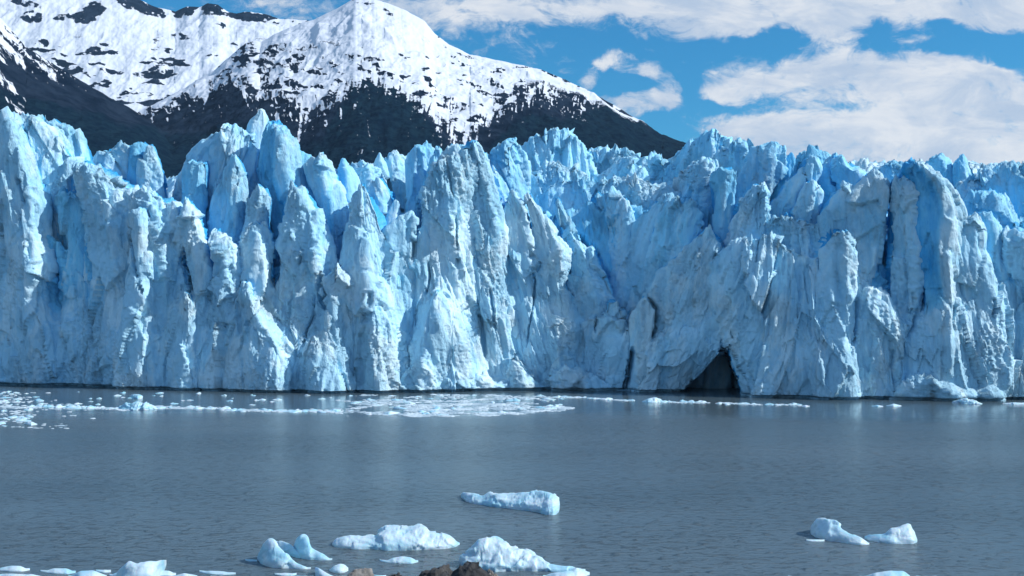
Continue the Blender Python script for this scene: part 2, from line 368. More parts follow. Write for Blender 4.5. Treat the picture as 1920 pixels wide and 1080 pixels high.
# ---------------------------------------------------------------- glacier
WLP = np.array([(-400, 700), (-100, 716), (0, 722), (150, 726), (350, 731), (550, 734), (700, 735.5), (800, 734), (950, 731.5), (1080, 731.5), (1180, 733), (1290, 738), (1400, 743), (1600, 749), (1780, 751), (1920, 751), (2300, 752)])
WPX, WPY = zip(*[water_pt(a, b) for a, b in WLP]); WPX, WPY = np.array(WPX), np.array(WPY)
def front_Y(X): return np.interp(X, WPX, WPY)
glacier = bpy.data.objects.new('glacier', None); C.objects.link(glacier)
gx, gy = water_pt(960, 731.5); glacier.location = (gx, gy, 0)
tag(glacier, 'jagged pale blue glacier front of tall ice towers rising straight from the grey lake', 'glacier')
bpy.context.view_layer.update()
CRACKS = [ # polylines read from the photo: points, half width (px), depth (m; negative = raised ridge)
 ([(1215, 555), (1232, 578), (1230, 610), (1222, 642)], 2.4, 2.6), ([(992, 455), (996, 500), (1004, 525), (1000, 570), (992, 620), (988, 650)], 1.8, 1.8), ([(1118, 590), (1116, 625)], 1.6, 1.6),
 ([(590, 545), (588, 590), (576, 618), (568, 650)], 2.0, 2.0), ([(603, 520), (602, 535), (610, 552), (600, 566)], 1.8, 1.8), ([(566, 462), (562, 500)], 1.6, 1.5), ([(30, 330), (40, 365), (46, 385)], 2.2, 2.0), ([(2, 420), (5, 455)], 2.5, 2.4),
 ([(243, 440), (252, 500), (262, 540), (268, 553)], 2.4, 2.4), ([(1444, 550), (1428, 590)], 2.0, 2.0), ([(1722, 575), (1716, 610), (1703, 632)], 3.0, 2.4), ([(1608, 560), (1604, 650)], 3.0, 2.6), ([(1790, 572), (1787, 605)], 2.5, 2.0), ([(1866, 560), (1865, 600)], 2.4, 2.0),
 ([(802, 490), (806, 520), (798, 555)], 2.6, 2.4), ([(855, 400), (858, 500)], 2.4, 2.0), ([(893, 560), (905, 620), (910, 675)], 5.0, 2.6), ([(918, 540), (930, 620)], 2.6, 2.0), ([(776, 430), (772, 490)], 2.2, 2.4), ([(395, 320), (388, 350), (380, 385)], 3.0, 2.4), ([(507, 490), (509, 540)], 3.0, 2.4),
 ([(103, 490), (107, 520)], 2.4, 2.0), ([(340, 480), (352, 520), (360, 560)], 5.0, 2.6), ([(1370, 620), (1377, 636)], 1.8, 1.6), ([(678, 610), (690, 570), (696, 545)], 4.0, 1.8), ([(1670, 690), (1678, 655)], 3.0, 2.0), ([(1352, 630), (1368, 690), (1382, 742)], 5.0, 2.2),
 ([(86, 462), (99, 500), (80, 562), (100, 608), (112, 618)], 7, -1.5), ([(124, 600), (114, 650), (111, 695)], 5, -1.1), ([(98, 530), (110, 582)], 4, -.8), ([(262, 535), (272, 560), (300, 608)], 7, -1.2), ([(462, 545), (478, 585), (505, 618), (545, 650)], 7, -1.3),
 ([(792, 700), (790, 640), (800, 590), (818, 550)], 5, -1.0), ([(1043, 610), (1050, 690)], 3, -1.0), ([(1055, 510), (1062, 560), (1080, 620)], 10, -1.4), ([(1385, 690), (1400, 730)], 4, -.9), ([(1575, 480), (1592, 560), (1585, 620)], 6, -1.0), ([(1680, 690), (1692, 735)], 6, -1.2),
 ([(1775, 480), (1778, 560), (1778, 700)], 6, -1.3), ([(1806, 520), (1812, 560)], 4, -.8), ([(1852, 480), (1880, 510), (1898, 580)], 6, -1.0), ([(1900, 610), (1890, 720)], 5, -1.2), ([(1640, 470), (1630, 540), (1608, 590)], 4, -1.1), ([(700, 575), (690, 620)], 6, -.8), ([(1330, 470), (1345, 540), (1350, 610)], 8, -1.2),
 ([(1188, 655), (1182, 690), (1172, 736)], 5, 9), ([(640, 700), (650, 735)], 5, 1.0), ([(770, 400), (745, 430), (730, 455)], 5, -.6), ([(240, 680), (232, 640), (250, 600)], 6, .8), ([(470, 600), (455, 650)], 7, 1.2), ([(445, 560), (450, 630)], 5, 1.2)]
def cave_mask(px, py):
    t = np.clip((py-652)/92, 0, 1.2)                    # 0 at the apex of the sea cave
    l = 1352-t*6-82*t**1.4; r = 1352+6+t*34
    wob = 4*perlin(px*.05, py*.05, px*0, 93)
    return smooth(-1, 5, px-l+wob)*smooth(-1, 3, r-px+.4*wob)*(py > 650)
def ice_disp(P, n, amp, rough, d=99, w=1.0):
    x, y, z = P[..., 0], P[..., 1], P[..., 2]
    wx = x+1.0*perlin(x*.09, y*.09, z*.06, 501)+z*np.interp(x, [-130, -80, -30, 0, 10, 26, 50, 70, 130], [.12, -.05, .12, .28, .28, -.42, -.38, .05, .12]); wz = z+1.4*perlin(x*.1, y*.1, z*.1, 502)
    q = facets(wx*.13, y*.13, wz*.045, 11)*2.1*amp
    q = q+facets(wx*.34+3, y*.34, wz*.10, 12)*.70*amp+facets(wx*.85, y*.85, wz*.30, 13)*.26*amp
    q = q+(ridged(wx*.33, y*.2, wz*.028, 2, 23, .5)-.3)*.75*amp
    q = q+(ridged(wx*.16, y*.10, wz*.030, 3, 21, .5)-.3)*1.0*amp
    q = q+(ridged(wx*.6, y*.4, wz*.09, 3, 25, .5)-.3)*.50*amp
    m = smooth(-.1, .35, fbm(x*.07, y*.07, z*.06, 2, 31)+rough-.12)
    q = q+m*(facets(wx*1.7, y*1.7, wz*1.1, 14)*.30+fbm(x*.9, y*.9, z*.7, 3, 41)*.22)*min(1, amp*1.2)
    P = P+n*q[..., None]
    if 7 <= d < 16:
        px, py = proj(P[..., 0], P[..., 1], P[..., 2]); cm = 34*cave_mask(px, py); P[..., 0] += P[..., 0]/P[..., 1]*cm; P[..., 1] += cm
    if d < 7:
        px, py = proj(P[..., 0], P[..., 1], P[..., 2]); push = np.zeros(px.shape)
        wob = 2.5*perlin(P[..., 0]*.5, P[..., 1]*0, P[..., 2]*.5, 88)
        lo, hi = px.min(), px.max()
        for pts, hwid, dep in CRACKS:
            if min(a for a, b in pts) > hi+12 or max(a for a, b in pts) < lo-12: continue
            best = np.full(px.shape, 1e9); tt = np.zeros(px.shape)
            for k in range(len(pts)-1):
                (ax, ay_), (bx, by) = pts[k], pts[k+1]
                t = np.clip(((px-ax)*(bx-ax)+(py-ay_)*(by-ay_))/((bx-ax)**2+(by-ay_)**2), 0, 1)
                dd = np.hypot(px+wob-ax-t*(bx-ax), py-ay_-t*(by-ay_)); kk = dd < best
                best = np.where(kk, dd, best); tt = np.where(kk, (k+t)/(len(pts)-1), tt)
            if dep < 0: dep *= .6; hwid = hwid*1.6
            push += dep*np.clip(1.25-best/hwid, 0, 1)*(1 if dep < 0 else smooth(0, .12, tt)*smooth(1, .85, tt)*.8+.2)
        cm = 34*cave_mask(px, py); P[..., 0] += P[..., 0]/P[..., 1]*cm; P[..., 1] += push*w+cm
    return P
FRONTS = []
def tower(rows, d, ur=.3, fresh_shade=.15, amp=1.0, rough=0.0, p=1.35, frl=0.0, deep=None, name='ice_tower', seed=None, tf=None):
    rows = sorted(rows); a = np.array(rows, float)
    xc0 = (a[:, 1].mean()+a[:, 2].mean())/2
    X0, _ = unproj(xc0, 600, 255.); Yb = float(front_Y(X0)); X0 = X0*Yb/255; Yb = float(front_Y(X0))
    Y0 = Yb+d
    z = z_of(a[:, 0], Y0); XL = unproj(a[:, 1], a[:, 0], Y0)[0]; XR = unproj(a[:, 2], a[:, 0], Y0)[0]
    zt = z[0]; zb = z[-1]; foot = zb < 4
    if foot: zlow = -1.2; dens = np.arange(zt, -.001, -.27); dens = np.append(dens, [.55, .45, -.2, -1.2]); dens = -np.sort(-dens)
    else: dens = np.concatenate([np.arange(zt, zb, -.27), np.arange(zb, -1, -1.5)])
    NC = 14; ca = np.linspace(0, math.pi/2, NC+1)[:-1]
    zz = np.concatenate([zt+.45*np.cos(ca), dens])
    o = np.argsort(z)
    xl = np.interp(zz, z[o], XL[o]); xr = np.interp(zz, z[o], XR[o])
    # soften the polyline corners, then roughen the outline
    k = np.ones(5)/5
    for _ in range(1):
        for arr in (xl, xr):
            pad = np.concatenate([np.full(2, arr[0]), arr, np.full(2, arr[-1])]); arr[:] = np.convolve(pad, k, 'valid')
    c = (xl+xr)/2; hw = np.maximum((xr-xl)/2, .3)
    sh = np.ones(len(zz)); sh[:NC] = np.maximum(np.sin(ca), .02)
    hw = hw*sh
    HW = float(np.median(hw)); p = 1+(p-1)*.4
    tfv = (tf if tf is not None else min((.55 if d < 7 else .7)*HW, 4.5))*np.clip(hw/HW, .05, 1.25)
    tbv = (deep if deep is not None else max(1.2*HW, 6.0))*np.clip(hw/HW, .05, 1.2)**.6
    nf = int(max(10, 2*HW/.24)); ns = int(max(4, tbv.max()/.9))
    u = np.linspace(-1, 1, nf); r = np.where(u < ur, (ur-u)/(1+ur), (u-ur)/(1-ur)); fr = 1-r**p
    s = np.linspace(0, 1, ns+1)[1:]
    su = np.concatenate([u, 1-.45*s, -(1-.45*s[::-1])])
    XX = c[:, None]+hw[:, None]*su[None, :]
    fd = np.concatenate([1-fr, np.ones(ns*2)]); bd = np.concatenate([np.zeros(nf), s, s[::-1]])
    YY = Y0+tfv.max()*0+(tfv.max()-tfv)[:, None]*.6+tfv[:, None]*fd[None, :]+tbv[:, None]*bd[None, :]
    YY = YY+(front_Y(XX)-Yb)+np.maximum(zz, 0)[:, None]*.04
    ZZ = np.repeat(zz[:, None], XX.shape[1], 1)
    P = np.stack([XX, YY, ZZ], -1)
    n = grid_normals(P, True)
    cen = np.stack([c[:, None]+0*XX, YY.mean(1, keepdims=True)+0*XX, ZZ], -1)
    sg = np.sign(((P-cen)*n).sum(-1, keepdims=True)); n = n*np.where(sg == 0, 1, sg)
    small = min(1, HW/3.5)
    if d < 7 and name == 'ice_tower': FRONTS.append((zz, c, hw, tfv, ur, p, Y0, Yb))
    px0_, py0_ = proj(P[..., 0], P[..., 1], P[..., 2])
    n = n*np.clip(.3+hw/sh/3.2, .3, 1)[:, None, None]
    P = ice_disp(P, n, amp*(.35+.65*small), rough, d, (np.abs(np.arange(P.shape[1])) < nf)[None, :])
    # the lake has cut a low notch along the foot
    top_ = smooth(zt-5, zt, P[..., 2])
    P[..., 2] -= top_*(1.5*np.maximum(0, ridged(P[..., 0]*.42, P[..., 1]*.42, P[..., 2]*.12, 3, 81)-.15)+.5*np.abs(facets(P[..., 0]*.9, P[..., 1]*.9, P[..., 2]*.3, 82)))*min(1, .35+HW/5)
    P[0] = P[1].mean(0)+np.array([0, 0, .1]); zc = P[..., 2]; nz_ = smooth(.62, .42, ZZ); P[..., 1] += 2.4*nz_*(fd[None, :] < 1.01)
    P[..., 2] = np.where(ZZ < 1.0, ZZ, np.maximum(P[..., 2], .8))
    R, K = ZZ.shape
    hi_ = smooth(12, 30, ZZ)
    fv = (fresh_shade*.8+.04)*hi_+.02+(.08 if d > 7 else .04)*smooth(28, 46, ZZ)
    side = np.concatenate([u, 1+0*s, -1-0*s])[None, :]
    fv = fv+1.0*smooth(.02, .25, bd)[None, :]*smooth(14, 28, ZZ)*(d < 16)  # sides along the gaps coloured bluer
    fv = fv+frl*smooth(ur-.15, ur-.5, side)*smooth(14, 26, ZZ)  # shade of the left face painted in as bluer ice
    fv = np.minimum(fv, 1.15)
    if d < 16: fv = fv+3*cave_mask(px0_, py0_)  # paints the hollow's shade near-black
    return mesh_np(name, P.reshape(-1, 3)-np.array(glacier.location), grid_faces(R, K, True), ICE, glacier, {'fresh_shade': fv})
T = tower
# --- left end
T([(204,-120,12),(215,-120,18),(240,-130,28),(281,-130,47),(325,-130,66),(360,-130,78),(387,-130,86),(420,-130,83),(470,-130,92),(500,-130,99),(560,-130,84),(616,-130,108),(680,-130,116),(725,-130,122)],0,.82,.12,.8,-.2,1.0)
T([(202,8,22),(208,0,34),(216,-10,50),(232,-30,72),(255,-30,92),(285,-30,118),(330,-30,140),(430,-20,150)],7,.0,.05,1,.1,1.6)
T([(209,36,74),(214,30,82),(224,20,104),(238,20,121),(258,20,129),(280,20,139),(300,20,150),(360,20,160)],13,.4,.25,.8)
T([(310,55,150),(340,55,160),(450,60,165),(560,60,170)],10,.4,1.0,.5,-.3,2)
T([(352,98,122),(372,94,140),(400,98,150),(470,108,165),(560,100,175),(610,92,180),(726,84,190)],4,-.1,.5,.8)
T([(298,116,156),(318,113,188),(345,118,222),(360,124,238),(400,134,246),(470,148,262),(540,150,272),(600,146,285),(680,130,300),(728,110,310)],2,.1,.10,1.1,.25,1.5)
T([(255,206,214),(264,180,226),(282,156,224),(305,152,222),(330,160,224),(400,170,225)],13,-.2,.12,.8,.2)
T([(262,222,262),(275,218,262),(340,218,262),(400,218,262)],15,.2,.75,.6,-.1)
T([(263,258,271),(282,250,277),(300,248,283),(320,246,289),(360,244,294),(430,240,300)],12,-.3,.1,.7)
T([(345,240,266),(358,236,284),(376,226,302),(395,222,322),(430,226,332),(480,240,338),(540,250,342),(600,250,348),(729,236,356)],1,.3,.10,1.1,.4)
T([(395,238,262),(420,240,266),(470,240,268),(520,238,272),(580,232,278),(650,220,290),(728,205,300)],-2,.4,.05,.9,.2)
T([(368,337,343),(390,331,353),(420,326,365),(450,322,373),(480,332,379),(520,342,386),(560,352,393),(600,352,402),(650,350,412),(729,345,424)],1,.3,.10,1,.3)
T([(547,340,350),(565,330,358),(600,322,366),(650,318,364),(700,315,362),(729,312,366)],-2.5,.35,.1,.8,.2)
T([(441,396,407),(455,388,426),(480,391,431),(520,394,437),(560,391,442),(620,385,446),(729,370,452)],0,.3,.08,.9,.5)
T([(527,448,460),(550,440,468),(580,428,478),(616,402,504),(632,395,526),(648,388,544),(678,378,557),(729,362,561)],-4.5,.72,.05,1.1,.4,1.3)
T([(235,392,448),(243,378,458),(255,362,466),(275,342,470),(300,322,480),(330,312,490),(400,300,500),(520,300,500)],16,.1,.20,1,.0,1.7)
T([(281,425,433),(300,419,442),(330,404,450),(358,390,457),(420,380,452),(470,376,450),(520,380,450),(600,400,450)],8,.55,.35,.8,-.2)
T([(296,340,378),(306,334,382),(340,330,380),(400,325,372),(460,325,370),(540,330,370)],11,.3,.5,.7,-.2)
T([(198,478,485),(206,470,488),(224,459,489),(244,453,486),(262,458,480),(320,462,482)],20,-.1,.25,.6,-.1)
T([(221,492,512),(229,487,520),(245,484,531),(262,474,542),(280,466,550),(310,463,556),(350,476,562),(400,492,573),(450,498,582),(500,500,590),(600,500,600)],12,.45,.22,.8,-.1,frl=.5)
T([(339,474,480),(350,466,489),(368,459,493),(400,456,494),(440,452,494),(500,455,500)],5,.4,.2,.8,.1)
T([(418,468,495),(432,452,500),(460,448,505),(520,450,508),(580,455,512),(620,460,516),(690,460,520)],2.5,.1,.15,1,.3)
T([(336,538,544),(350,533,561),(370,533,576),(392,533,590),(436,531,608),(470,522,619),(510,508,628),(560,505,626),(620,512,612),(680,535,600),(731,555,600)],1.5,.35,.12,1,.1,1.2)
T([(270,543,551),(284,545,572),(320,550,585),(360,556,596),(420,570,604),(500,580,620)],17,-.3,.6,.6,-.3)
T([(288,575,593),(300,566,602),(325,568,616),(350,578,628),(400,590,642),(450,602,648),(520,606,650)],12,.2,.3,.9,.1)
T([(302,608,614),(308,606,626),(330,602,634),(400,600,640)],22,.2,.25,.8)
T([(290,636,641),(300,632,649),(312,629,656),(340,626,664),(400,620,670)],20,.2,.3,.8)
T([(337,666,679),(350,660,686),(369,656,692),(405,653,705),(434,650,717),(470,646,727),(510,642,736),(560,636,748),(620,630,752),(680,625,755),(733,615,760)],1,.0,.10,1,.25,1.3)
T([(501,619,629),(515,606,638),(545,601,645),(580,599,646),(620,600,650),(680,595,655),(733,580,660)],-1,.2,.1,1,.3)
T([(642,578,600),(660,567,625),(690,562,642),(733,560,656)],-4.5,-.3,.1,1,.1,1.8)
T([(331,697,715),(343,695,722),(380,694,729),(430,700,736),(500,705,742)],9,.3,.2,.9,.2)
T([(278,735,740),(288,722,752),(297,712,766),(315,704,774),(340,700,780),(400,690,780)],34,.2,.2,.8)
T([(286,706,711),(298,700,717),(320,694,722),(380,690,724)],32,.2,.2,.6)
T([(294,672,677),(304,669,700),(318,666,712),(350,660,720),(420,660,720)],26,.1,.2,1,.3)
T([(300,655,668),(312,650,680),(350,645,690),(420,640,690)],30,.1,.2,1,.3)
T([(265,789,801),(271,776,812),(284,768,818),(305,766,824),(360,765,830),(450,765,830)],22,-.1,.45,.8)
T([(276,815,822),(290,806,826),(320,796,830),(370,784,836),(440,780,840)],15,.0,.5,.9)
T([(373,736,746),(400,727,746),(440,715,742),(500,712,745)],7,.3,.3,.6)
T([(391,765,777),(400,746,781),(415,732,782),(434,722,781),(470,728,778),(520,738,775),(620,745,772)],4,.85,.25,.6,-.2,1.1)
T([(424,786,798),(450,781,806),(500,779,808),(560,783,806),(640,786,804)],3.5,.3,.35,.8)
T([(283,838,866),(290,824,878),(305,812,885),(340,801,892),(380,786,896),(420,782,897),(470,790,899),(540,795,900),(600,790,905),(660,772,912),(733,760,922)],1.5,.15,.08,1,.2,1.5)
T([(270,832,872),(280,826,880),(320,824,884)],6,.2,.4,.6)
T([(259,880,890),(268,875,897),(290,872,909),(320,876,915),(350,892,923),(385,896,936),(425,898,941),(480,899,945),(560,896,955),(620,896,965),(680,900,975),(731,905,985)],2.5,.3,.12,1,.1)
T([(546,816,822),(570,807,828),(615,795,834),(660,782,835),(704,769,836),(733,760,838)],-2.5,-.2,.05,.7,-.1,1.2)
T([(576,698,706),(600,690,734),(640,686,740),(680,684,743),(733,680,752)],-3,-.1,.05,.9,.1)
T([(590,850,862),(640,842,885),(690,838,898),(733,834,905)],-1.5,-.1,.05,.8,.1)
T([(303,922,928),(318,917,938),(350,915,952),(380,920,962),(440,930,975)],9,.2,.15,.9,.2)
T([(252,962,967),(260,948,971),(272,928,978),(285,915,986),(320,910,992),(380,915,992)],20,.1,.4,.8)
T([(352,956,963),(370,949,976),(395,946,994),(430,944,999),(480,946,1001),(540,950,1008),(620,955,1012),(680,950,1016),(731,945,1020)],3,.75,.2,.8,-.1,1.1)
T([(360,986,996),(380,990,1008),(400,994,1020),(436,998,1050),(465,1000,1069),(500,1002,1075),(530,1005,1063),(570,1005,1075),(620,1005,1083),(680,1000,1092),(731,990,1110)],1.5,.4,.10,1,.2,1.3)
T([(371,1044,1051),(390,1046,1064),(410,1050,1074),(444,1056,1091),(470,1065,1111),(500,1070,1126),(525,1066,1142),(560,1066,1152),(620,1080,1162),(680,1085,1167),(732,1080,1174)],4,.2,.3,1,.1,1.3)
T([(240,1022,1068),(249,1008,1079),(262,990,1092),(276,976,1101),(300,960,1112),(350,950,1120)],38,.1,.35,.9,.1,1.8)
T([(279,1100,1186),(290,1090,1197),(302,1080,1216),(330,1050,1240),(380,1040,1240)],44,.1,.3,1,.1,2)
T([(292,1172,1183),(310,1150,1198),(330,1125,1215),(360,1110,1225),(420,1100,1225)],33,.2,.3,1,.1)
T([(300,1210,1262),(312,1200,1275),(340,1190,1290),(400,1180,1300)],42,.1,.3,1,.2)
T([(300,1020,1050),(312,1000,1085),(330,975,1105),(360,960,1130),(420,950,1140)],26,.3,.2,.9,.2)
T([(333,1060,1115),(345,1030,1150),(360,1010,1165),(400,1000,1170),(460,1000,1170)],20,.1,.35,.9)
T([(340,1140,1215),(350,1110,1250),(365,1100,1270),(420,1100,1275)],19,.2,.2,1,.3)
T([(366,1122,1168),(390,1108,1178),(430,1096,1180),(480,1090,1178),(540,1090,1160),(600,1090,1160)],13,.4,.3,.9)
T([(372,1165,1180),(400,1158,1188),(450,1152,1192),(520,1145,1190)],11,.2,.2,.8,.2)
T([(366,1240,1262),(400,1206,1270),(440,1182,1276),(480,1160,1276),(520,1150,1262),(560,1146,1240),(620,1146,1210)],8,.5,.3,.8,.0,1.3)
T([(378,1270,1300),(400,1255,1318),(440,1240,1322),(500,1235,1322),(560,1235,1322)],6,.2,.45,1,.4)
T([(560,1140,1165),(600,1135,1172),(650,1130,1180),(733,1130,1168)],1,.4,.45,1,.2)
T([(418,1326,1334),(440,1312,1341),(470,1286,1346),(500,1262,1347),(530,1236,1347),(560,1214,1347),(600,1196,1349),(635,1190,1355),(660,1184,1338),(690,1180,1312),(720,1177,1288),(738,1175,1272)],0,-.1,.12,1.1,.2,1.2)
T([(556,1206,1214),(572,1193,1231),(600,1188,1228),(640,1186,1222),(690,1180,1222),(735,1174,1226)],-2,.8,.25,.6,-.2,1.2)
T([(242,1338,1349),(249,1326,1357),(264,1316,1361),(285,1296,1366),(305,1282,1372),(360,1275,1380)],38,.1,.45,.9)
T([(263,1286,1308),(278,1273,1316),(296,1256,1322),(330,1245,1330)],46,-.1,.45,.8)
T([(272,1368,1408),(286,1352,1418),(310,1348,1425),(370,1345,1430)],30,.2,.45,1,.3)
T([(308,1290,1345),(325,1275,1352),(350,1270,1355),(420,1265,1360)],22,.2,.25,1,.2)
T([(319,1345,1383),(330,1342,1382),(360,1344,1379),(420,1343,1373),(500,1343,1366)],9,-.2,.6,.6,-.1)
T([(344,1425,1435),(356,1413,1440),(380,1400,1438),(400,1392,1443),(430,1382,1464),(470,1370,1485),(530,1350,1500),(600,1345,1520)],4,.1,.2,1,.4,1.3)
T([(446,1392,1462),(465,1368,1500),(490,1347,1532),(540,1344,1556),(600,1348,1566),(630,1353,1572),(660,1363,1576),(700,1374,1582),(742,1382,1592)],-1.5,-.62,.10,.9,.1,1.5)
T([(265,1450,1470),(274,1427,1475),(290,1412,1479),(320,1396,1471),(345,1387,1460),(370,1390,1442),(440,1390,1442)],20,.2,.45,.6,-.2)
T([(285,1478,1488),(300,1470,1491),(360,1445,1490),(430,1440,1490)],25,.0,.95,.5)
T([(274,1506,1552),(285,1496,1568),(320,1486,1582),(380,1470,1592),(440,1470,1592)],27,-.2,.55,.7)
T([(294,1519,1531),(304,1508,1537),(325,1496,1534),(350,1480,1524),(375,1461,1505),(395,1442,1494),(430,1434,1480),(480,1430,1480)],11,-.1,.35,.6,-.1)
T([(284,1566,1573),(300,1549,1580),(320,1538,1585),(345,1536,1580),(370,1548,1575),(440,1540,1575)],18,-.1,.6,.6)
T([(339,1519,1534),(355,1512,1545),(385,1501,1541),(410,1490,1536),(480,1480,1536)],8,-.1,.3,.7)
T([(400,1468,1500),(412,1450,1530),(440,1440,1545),(500,1440,1560)],3,.1,.2,1,.5)
T([(344,1587,1596),(355,1576,1600),(385,1560,1598),(415,1543,1590),(450,1536,1582),(520,1530,1590)],5,-.3,.2,.7)
T([(290,1574,1590),(303,1571,1606),(318,1571,1632),(332,1575,1646),(370,1580,1652),(450,1580,1660)],14,.2,.5,.8)
T([(320,1641,1657),(335,1632,1668),(360,1620,1675),(400,1606,1672),(450,1600,1664),(500,1596,1650),(560,1592,1642),(640,1590,1640)],4,.5,.2,.9,.0)
T([(430,1568,1600),(470,1552,1612),(520,1556,1608),(570,1560,1604),(620,1562,1602),(680,1560,1607),(748,1555,1616)],-1,.2,.08,.9,.4)
T([(532,1620,1664),(560,1608,1676),(600,1602,1682),(640,1600,1682),(700,1605,1686),(748,1602,1696)],.5,.7,.2,.6,-.3,1.2)
T([(632,1521,1534),(660,1506,1560),(700,1500,1572),(747,1494,1600)],-3,.3,.05,1,.3)
T([(335,1692,1710),(352,1690,1722),(400,1686,1742),(460,1684,1746),(520,1678,1742),(580,1676,1738),(640,1675,1748),(700,1682,1762),(749,1698,1776)],2,.2,.12,1.1,.4)
T([(300,1676,1691),(308,1661,1706),(320,1652,1722),(350,1650,1728),(400,1650,1728)],25,.0,.5,.8)
T([(293,1726,1741),(300,1722,1754),(315,1725,1772),(335,1733,1791),(360,1742,1806),(395,1743,1822),(430,1740,1813),(470,1740,1807),(520,1745,1808),(560,1746,1816),(620,1746,1826),(680,1750,1840),(749,1756,1850)],-.5,.2,.22,.8,-.1,1.15,frl=.75)
T([(402,1826,1844),(418,1814,1850),(444,1809,1853),(470,1807,1851),(500,1809,1870),(540,1813,1886),(580,1816,1899),(640,1821,1902),(700,1830,1896),(750,1842,1888)],.5,.2,.2,.9,.0)
T([(396,1850,1866),(415,1852,1882),(435,1855,1892),(480,1856,1896),(560,1862,1908),(650,1870,1910)],4,.0,.4,.7)
T([(433,1900,2060),(450,1889,2070),(500,1891,2080),(580,1904,2090),(640,1906,2090),(752,1898,2100)],2,-.6,.2,.9,.2)
T([(366,1840,1898),(380,1832,1906),(420,1828,1912),(500,1828,1915)],11,.2,.45,.7)
T([(282,1769,1782),(292,1756,1794),(315,1760,1800),(350,1770,1806),(400,1770,1806)],32,-.1,.5,.7)
T([(286,1811,1821),(294,1804,1831),(315,1801,1840),(335,1801,1846),(400,1800,1846)],30,-.2,.55,.6)
T([(301,1890,1905),(308,1884,1914),(325,1872,1930),(380,1870,1940)],38,.0,.5,.7)
T([(309,1910,1960),(330,1888,2000),(350,1872,2000),(420,1864,2000)],20,-.1,.5,.8)
T([(318,1846,1878),(330,1822,1900),(348,1800,1915),(400,1790,1920)],27,.2,.25,1,.3)
# rubble aprons along the foot
for r_ in ([(693,762,775),(700,748,792),(712,732,812),(734,722,826)], [(700,880,905),(708,845,950),(718,818,990),(732,808,1004)], [(655,962,966),(685,955,990),(706,950,1006),(732,944,1022)],
           [(690,1050,1062),(700,1030,1090),(714,1008,1125),(733,1000,1160)], [(700,1722,1734),(712,1712,1762),(724,1702,1800),(736,1696,1868),(750,1695,1886)]):
    T(r_, -2.5, .1, 0.0, 1.0, .8, 1.8, name='ice_apron')
